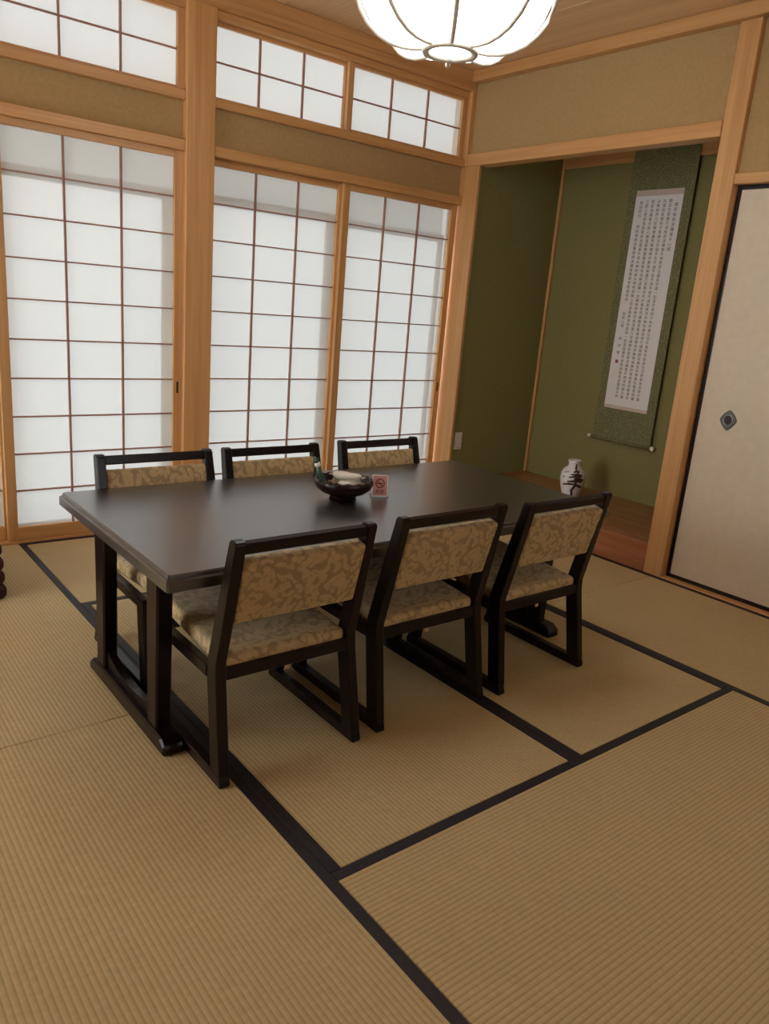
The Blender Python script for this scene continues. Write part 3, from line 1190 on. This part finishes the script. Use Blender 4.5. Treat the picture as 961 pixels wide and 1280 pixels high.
def column(y, ztop, s, pitch=CP, size=CS):
    """one column of vertical writing, one mesh"""
    cu = bpy.data.curves.new('writing_column', 'FONT')
    cu.body = '\n'.join(s)
    cu.size = size
    cu.align_x = 'CENTER'
    cu.align_y = 'TOP'
    cu.space_line = pitch / size
    cu.resolution_u = 1
    tmp = bpy.data.objects.new('tmp_text', cu)
    C.objects.link(tmp)
    dg = bpy.context.evaluated_depsgraph_get()
    me = bpy.data.meshes.new_from_object(tmp.evaluated_get(dg))
    zs = [v.co.y for v in me.vertices]
    k = 1.0
    if zs:
        k = (pitch * (len(s) - 1) + size * .85) / max(1e-6, (max(zs) - min(zs)))
    top = max(zs) if zs else 0
    for v in me.vertices:
        v.co.y = (v.co.y - top) * k
    bpy.data.objects.remove(tmp)
    bpy.data.curves.remove(cu)
    me.transform(Matrix.Translation((-.00245, y, ztop)) @ ROT)
    me.materials.clear()
    me.materials.append(ink)
    o = bpy.data.objects.new('writing_column', me)
    C.objects.link(o)
    o.parent = pa


ncol = 5
per = -(-len(SUTRA) // ncol)
y0c, dyc = -.126, .0415
column(y0c, 2.040, '摩訶般若波羅蜜多心經', pitch=.029, size=.026)
for i in range(ncol):
    s = SUTRA[i * per:(i + 1) * per]
    column(y0c + dyc * (i + 1), 2.062, s, pitch=1.25 / per, size=.0235)
yl = y0c + dyc * 6
column(yl, 2.056, '即說呪曰')
column(yl, 1.915, '揭諦揭諦波羅揭諦波羅僧揭諦菩提薩婆訶', pitch=.0265)
column(yl, 1.375, '般若心經', pitch=.026)
for _k, _c in enumerate('長良書'):
    column(yl, 1.215 - .045 * _k, _c, size=.024)
obj('seal_stamp', B(-.0028, -.0022, yl - .010, yl + .010, 1.045, 1.067), sealred, pa)

# ------------------------------------------------------------------ vase
vx, vy = 0.50, -0.828
vz = 0.155
vase = thing('porcelain_vase', (vx, vy, vz), 'white porcelain vase painted with a dark pine tree on the alcove floor', 'vase')
VP = [(.052, 0.0), (.056, .004), (.066, .035), (.078, .08), (.083, .125), (.080, .158), (.068, .184), (.050, .200), (.041, .208), (.039, .216), (.041, .234), (.047, .247)]
VI = [(.044, .247), (.038, .234), (.035, .216), (.044, .200), (.06, .180), (.072, .15), (.068, .08), (.0001, .02)]
bm = lathe(bmesh.new(), [(.0001, .003)] + VP + VI, 48)
obj('vase_body', bm, porcelain, vase, smooth=True)


def vrad(z):
    for (r0, z0), (r1, z1) in zip(VP, VP[1:]):
        if z0 <= z <= z1:
            return r0 + (r1 - r0) * (z - z0) / max(1e-6, z1 - z0)
    return VP[-1][0]


def vpt(th, z, off=.0007):
    r = vrad(z) + off
    return Vector((r * math.cos(th), r * math.sin(th), z))


TH0 = math.atan2(-3.9364 - vy, -3.6452 - vx)      # towards the open room


def stroke(pts, widths, off=.0007):
    """ribbon painted on the vase: pts are (u metres along surface, z)"""
    bm = bmesh.new()
    fine, fw = [], []
    for (a, b, wa, wb) in zip(pts, pts[1:], widths, widths[1:]):
        for k in range(5):
            t = k / 5
            fine.append((a[0] + (b[0] - a[0]) * t, a[1] + (b[1] - a[1]) * t))
            fw.append(wa + (wb - wa) * t)
    fine.append(pts[-1])
    fw.append(widths[-1])
    V = []
    n = len(fine)
    for i in range(n):
        dx = fine[min(i + 1, n - 1)][0] - fine[max(i - 1, 0)][0]
        dz = fine[min(i + 1, n - 1)][1] - fine[max(i - 1, 0)][1]
        l = math.hypot(dx, dz) or 1
        nx, nz = -dz / l, dx / l
        row = []
        for k in (-1, -.33, .33, 1):
            u, z = fine[i][0] + nx * fw[i] * k, fine[i][1] + nz * fw[i] * k
            z = max(.004, min(.243, z))
            row.append(bm.verts.new(vpt(TH0 + (1.35 * u + .008) / .08, z, off)))
        V.append(row)
    for i in range(n - 1):
        for k in range(3):
            bm.faces.new((V[i][k], V[i][k + 1], V[i + 1][k + 1], V[i + 1][k]))
    bmesh.ops.recalc_face_normals(bm, faces=bm.faces[:])
    return bm


pine = obj('painted_pine', stroke([(.002, .015), (-.004, .055), (.014, .095), (.006, .130), (.020, .165), (.012, .200)], [.007, .007, .006, .005, .004, .003]), pinebrown, vase)
for (u0, z0, u1, z1, w) in ((-.055, .085, .012, .098, .006), (.002, .092, .050, .074, .007), (-.030, .112, .046, .116, .007), (.0, .132, .052, .126, .007),
                            (-.025, .140, .040, .150, .006), (-.018, .160, .044, .158, .005), (-.006, .176, .030, .180, .006), (.004, .192, .022, .212, .007), (.008, .226, .020, .205, .005)):
    obj('painted_branch', stroke([(u0, z0), ((u0 + u1) / 2, (z0 + z1) / 2 + .006), (u1, z1)], [w * .6, w * 1.35, w * .7], .0009), pinebrown, pine)
for (u0, z0, u1, z1, w) in ((-.060, .165, -.030, .178, .006), (-.062, .140, -.045, .138, .008), (-.055, .060, -.045, .110, .003)):
    obj('painted_wash', stroke([(u0, z0), (u1, z1)], [w * .5, w], .0006), pineblue, vase)

# ------------------------------------------------------------------ pendant lamp
lx, ly = -1.812, -1.838
lamp = thing('pendant_lamp', (lx, ly, 2.10), 'lit round white paper pendant lamp with curved ribs over the table', 'lamp')
prof = [(.078, .014), (.110, .010), (.150, .012), (.190, .022), (.230, .042), (.265, .072), (.292, .112), (.310, .160), (.317, .210), (.312, .260),
        (.292, .305), (.255, .340), (.200, .362), (.120, .372)]
a0 = math.atan2(-3.9364 - ly, -3.6452 - lx) + math.radians(1.5)
NR = 8
for k in range(NR):
    bm = bmesh.new()
    cols = []
    for j in range(9):
        t = j / 8
        a = a0 + (k + t) * 2 * PI / NR
        bul = math.sin(PI * t)
        col = []
        for r, z in prof:
            f = math.cos(PI / NR) / math.cos((t - .5) * 2 * PI / NR)
            rr = r * (0.45 * f + 0.55) - .002
            col.append(bm.verts.new((rr * math.cos(a), rr * math.sin(a), z)))
        cols.append(col)
    for j in range(8):
        for i in range(len(prof) - 1):
            bm.faces.new((cols[j][i], cols[j + 1][i], cols[j + 1][i + 1], cols[j][i + 1]))
    obj('shade_panel', bm, lampm, lamp, smooth=True)
    a = a0 + k * 2 * PI / NR
    bm = bmesh.new()
    tube(bm, [Vector(((r + .008) * math.cos(a), (r + .008) * math.sin(a), z - .006)) for r, z in prof], .0075, 8)
    obj('rib', bm, ribm, lamp, smooth=True)
obj('bottom_ring', lathe(bmesh.new(), [(.070, -.004), (.090, -.006), (.093, .002), (.090, .016), (.072, .018), (.070, -.004)], 48), ribm, lamp, smooth=True)
obj('bottom_diffuser', lathe(bmesh.new(), [(.0001, .016), (.071, .016), (.071, .018), (.0001, .018)], 40), lampm, lamp)
obj('pull_knob', lathe(bmesh.new(), [(.0001, -.026), (.005, -.024), (.007, -.016), (.004, -.008), (.002, .0), (.002, .016)], 16), cordm, lamp, smooth=True)
obj('top_cap', lathe(bmesh.new(), [(.0001, .366), (.125, .366), (.125, .376), (.05, .40), (.0001, .402)], 40), ribm, lamp, smooth=True)
obj('cord', lathe(bmesh.new(), [(.004, .40), (.004, .60)], 10), cordm, lamp)
obj('ceiling_rose', lathe(bmesh.new(), [(.0001, .600), (.05, .600), (.055, .61), (.055, .635), (.0001, .635)], 32), cordm, lamp, smooth=True)

# ------------------------------------------------------------------ stack of floor cushions by the screens
zc = 0.0
names = ['lowest', 'second', 'third', 'top']
for i in range(4):
    hh = 0.030
    bm = rounded(bmesh.new(), .27, .27, hh, .024, (10, 10, 2), puff=(0, 0, .004), mat=Matrix.Translation((0, 0, hh)))
    o = obj('floor_cushion', bm, maroon, None, smooth=True, loc=(-3.238 - .003 * i, -0.44 + .006 * (i % 2), zc + .0016))
    tag(o, ['maroon floor cushion at the bottom of the stack by the paper screens',
            'maroon floor cushion second from the bottom of the stack by the screens',
            'maroon floor cushion second from the top of the stack by the screens',
            'maroon floor cushion on top of the stack by the paper screens'][i], 'cushion', 'stacked floor cushions')
    zc += 2 * hh
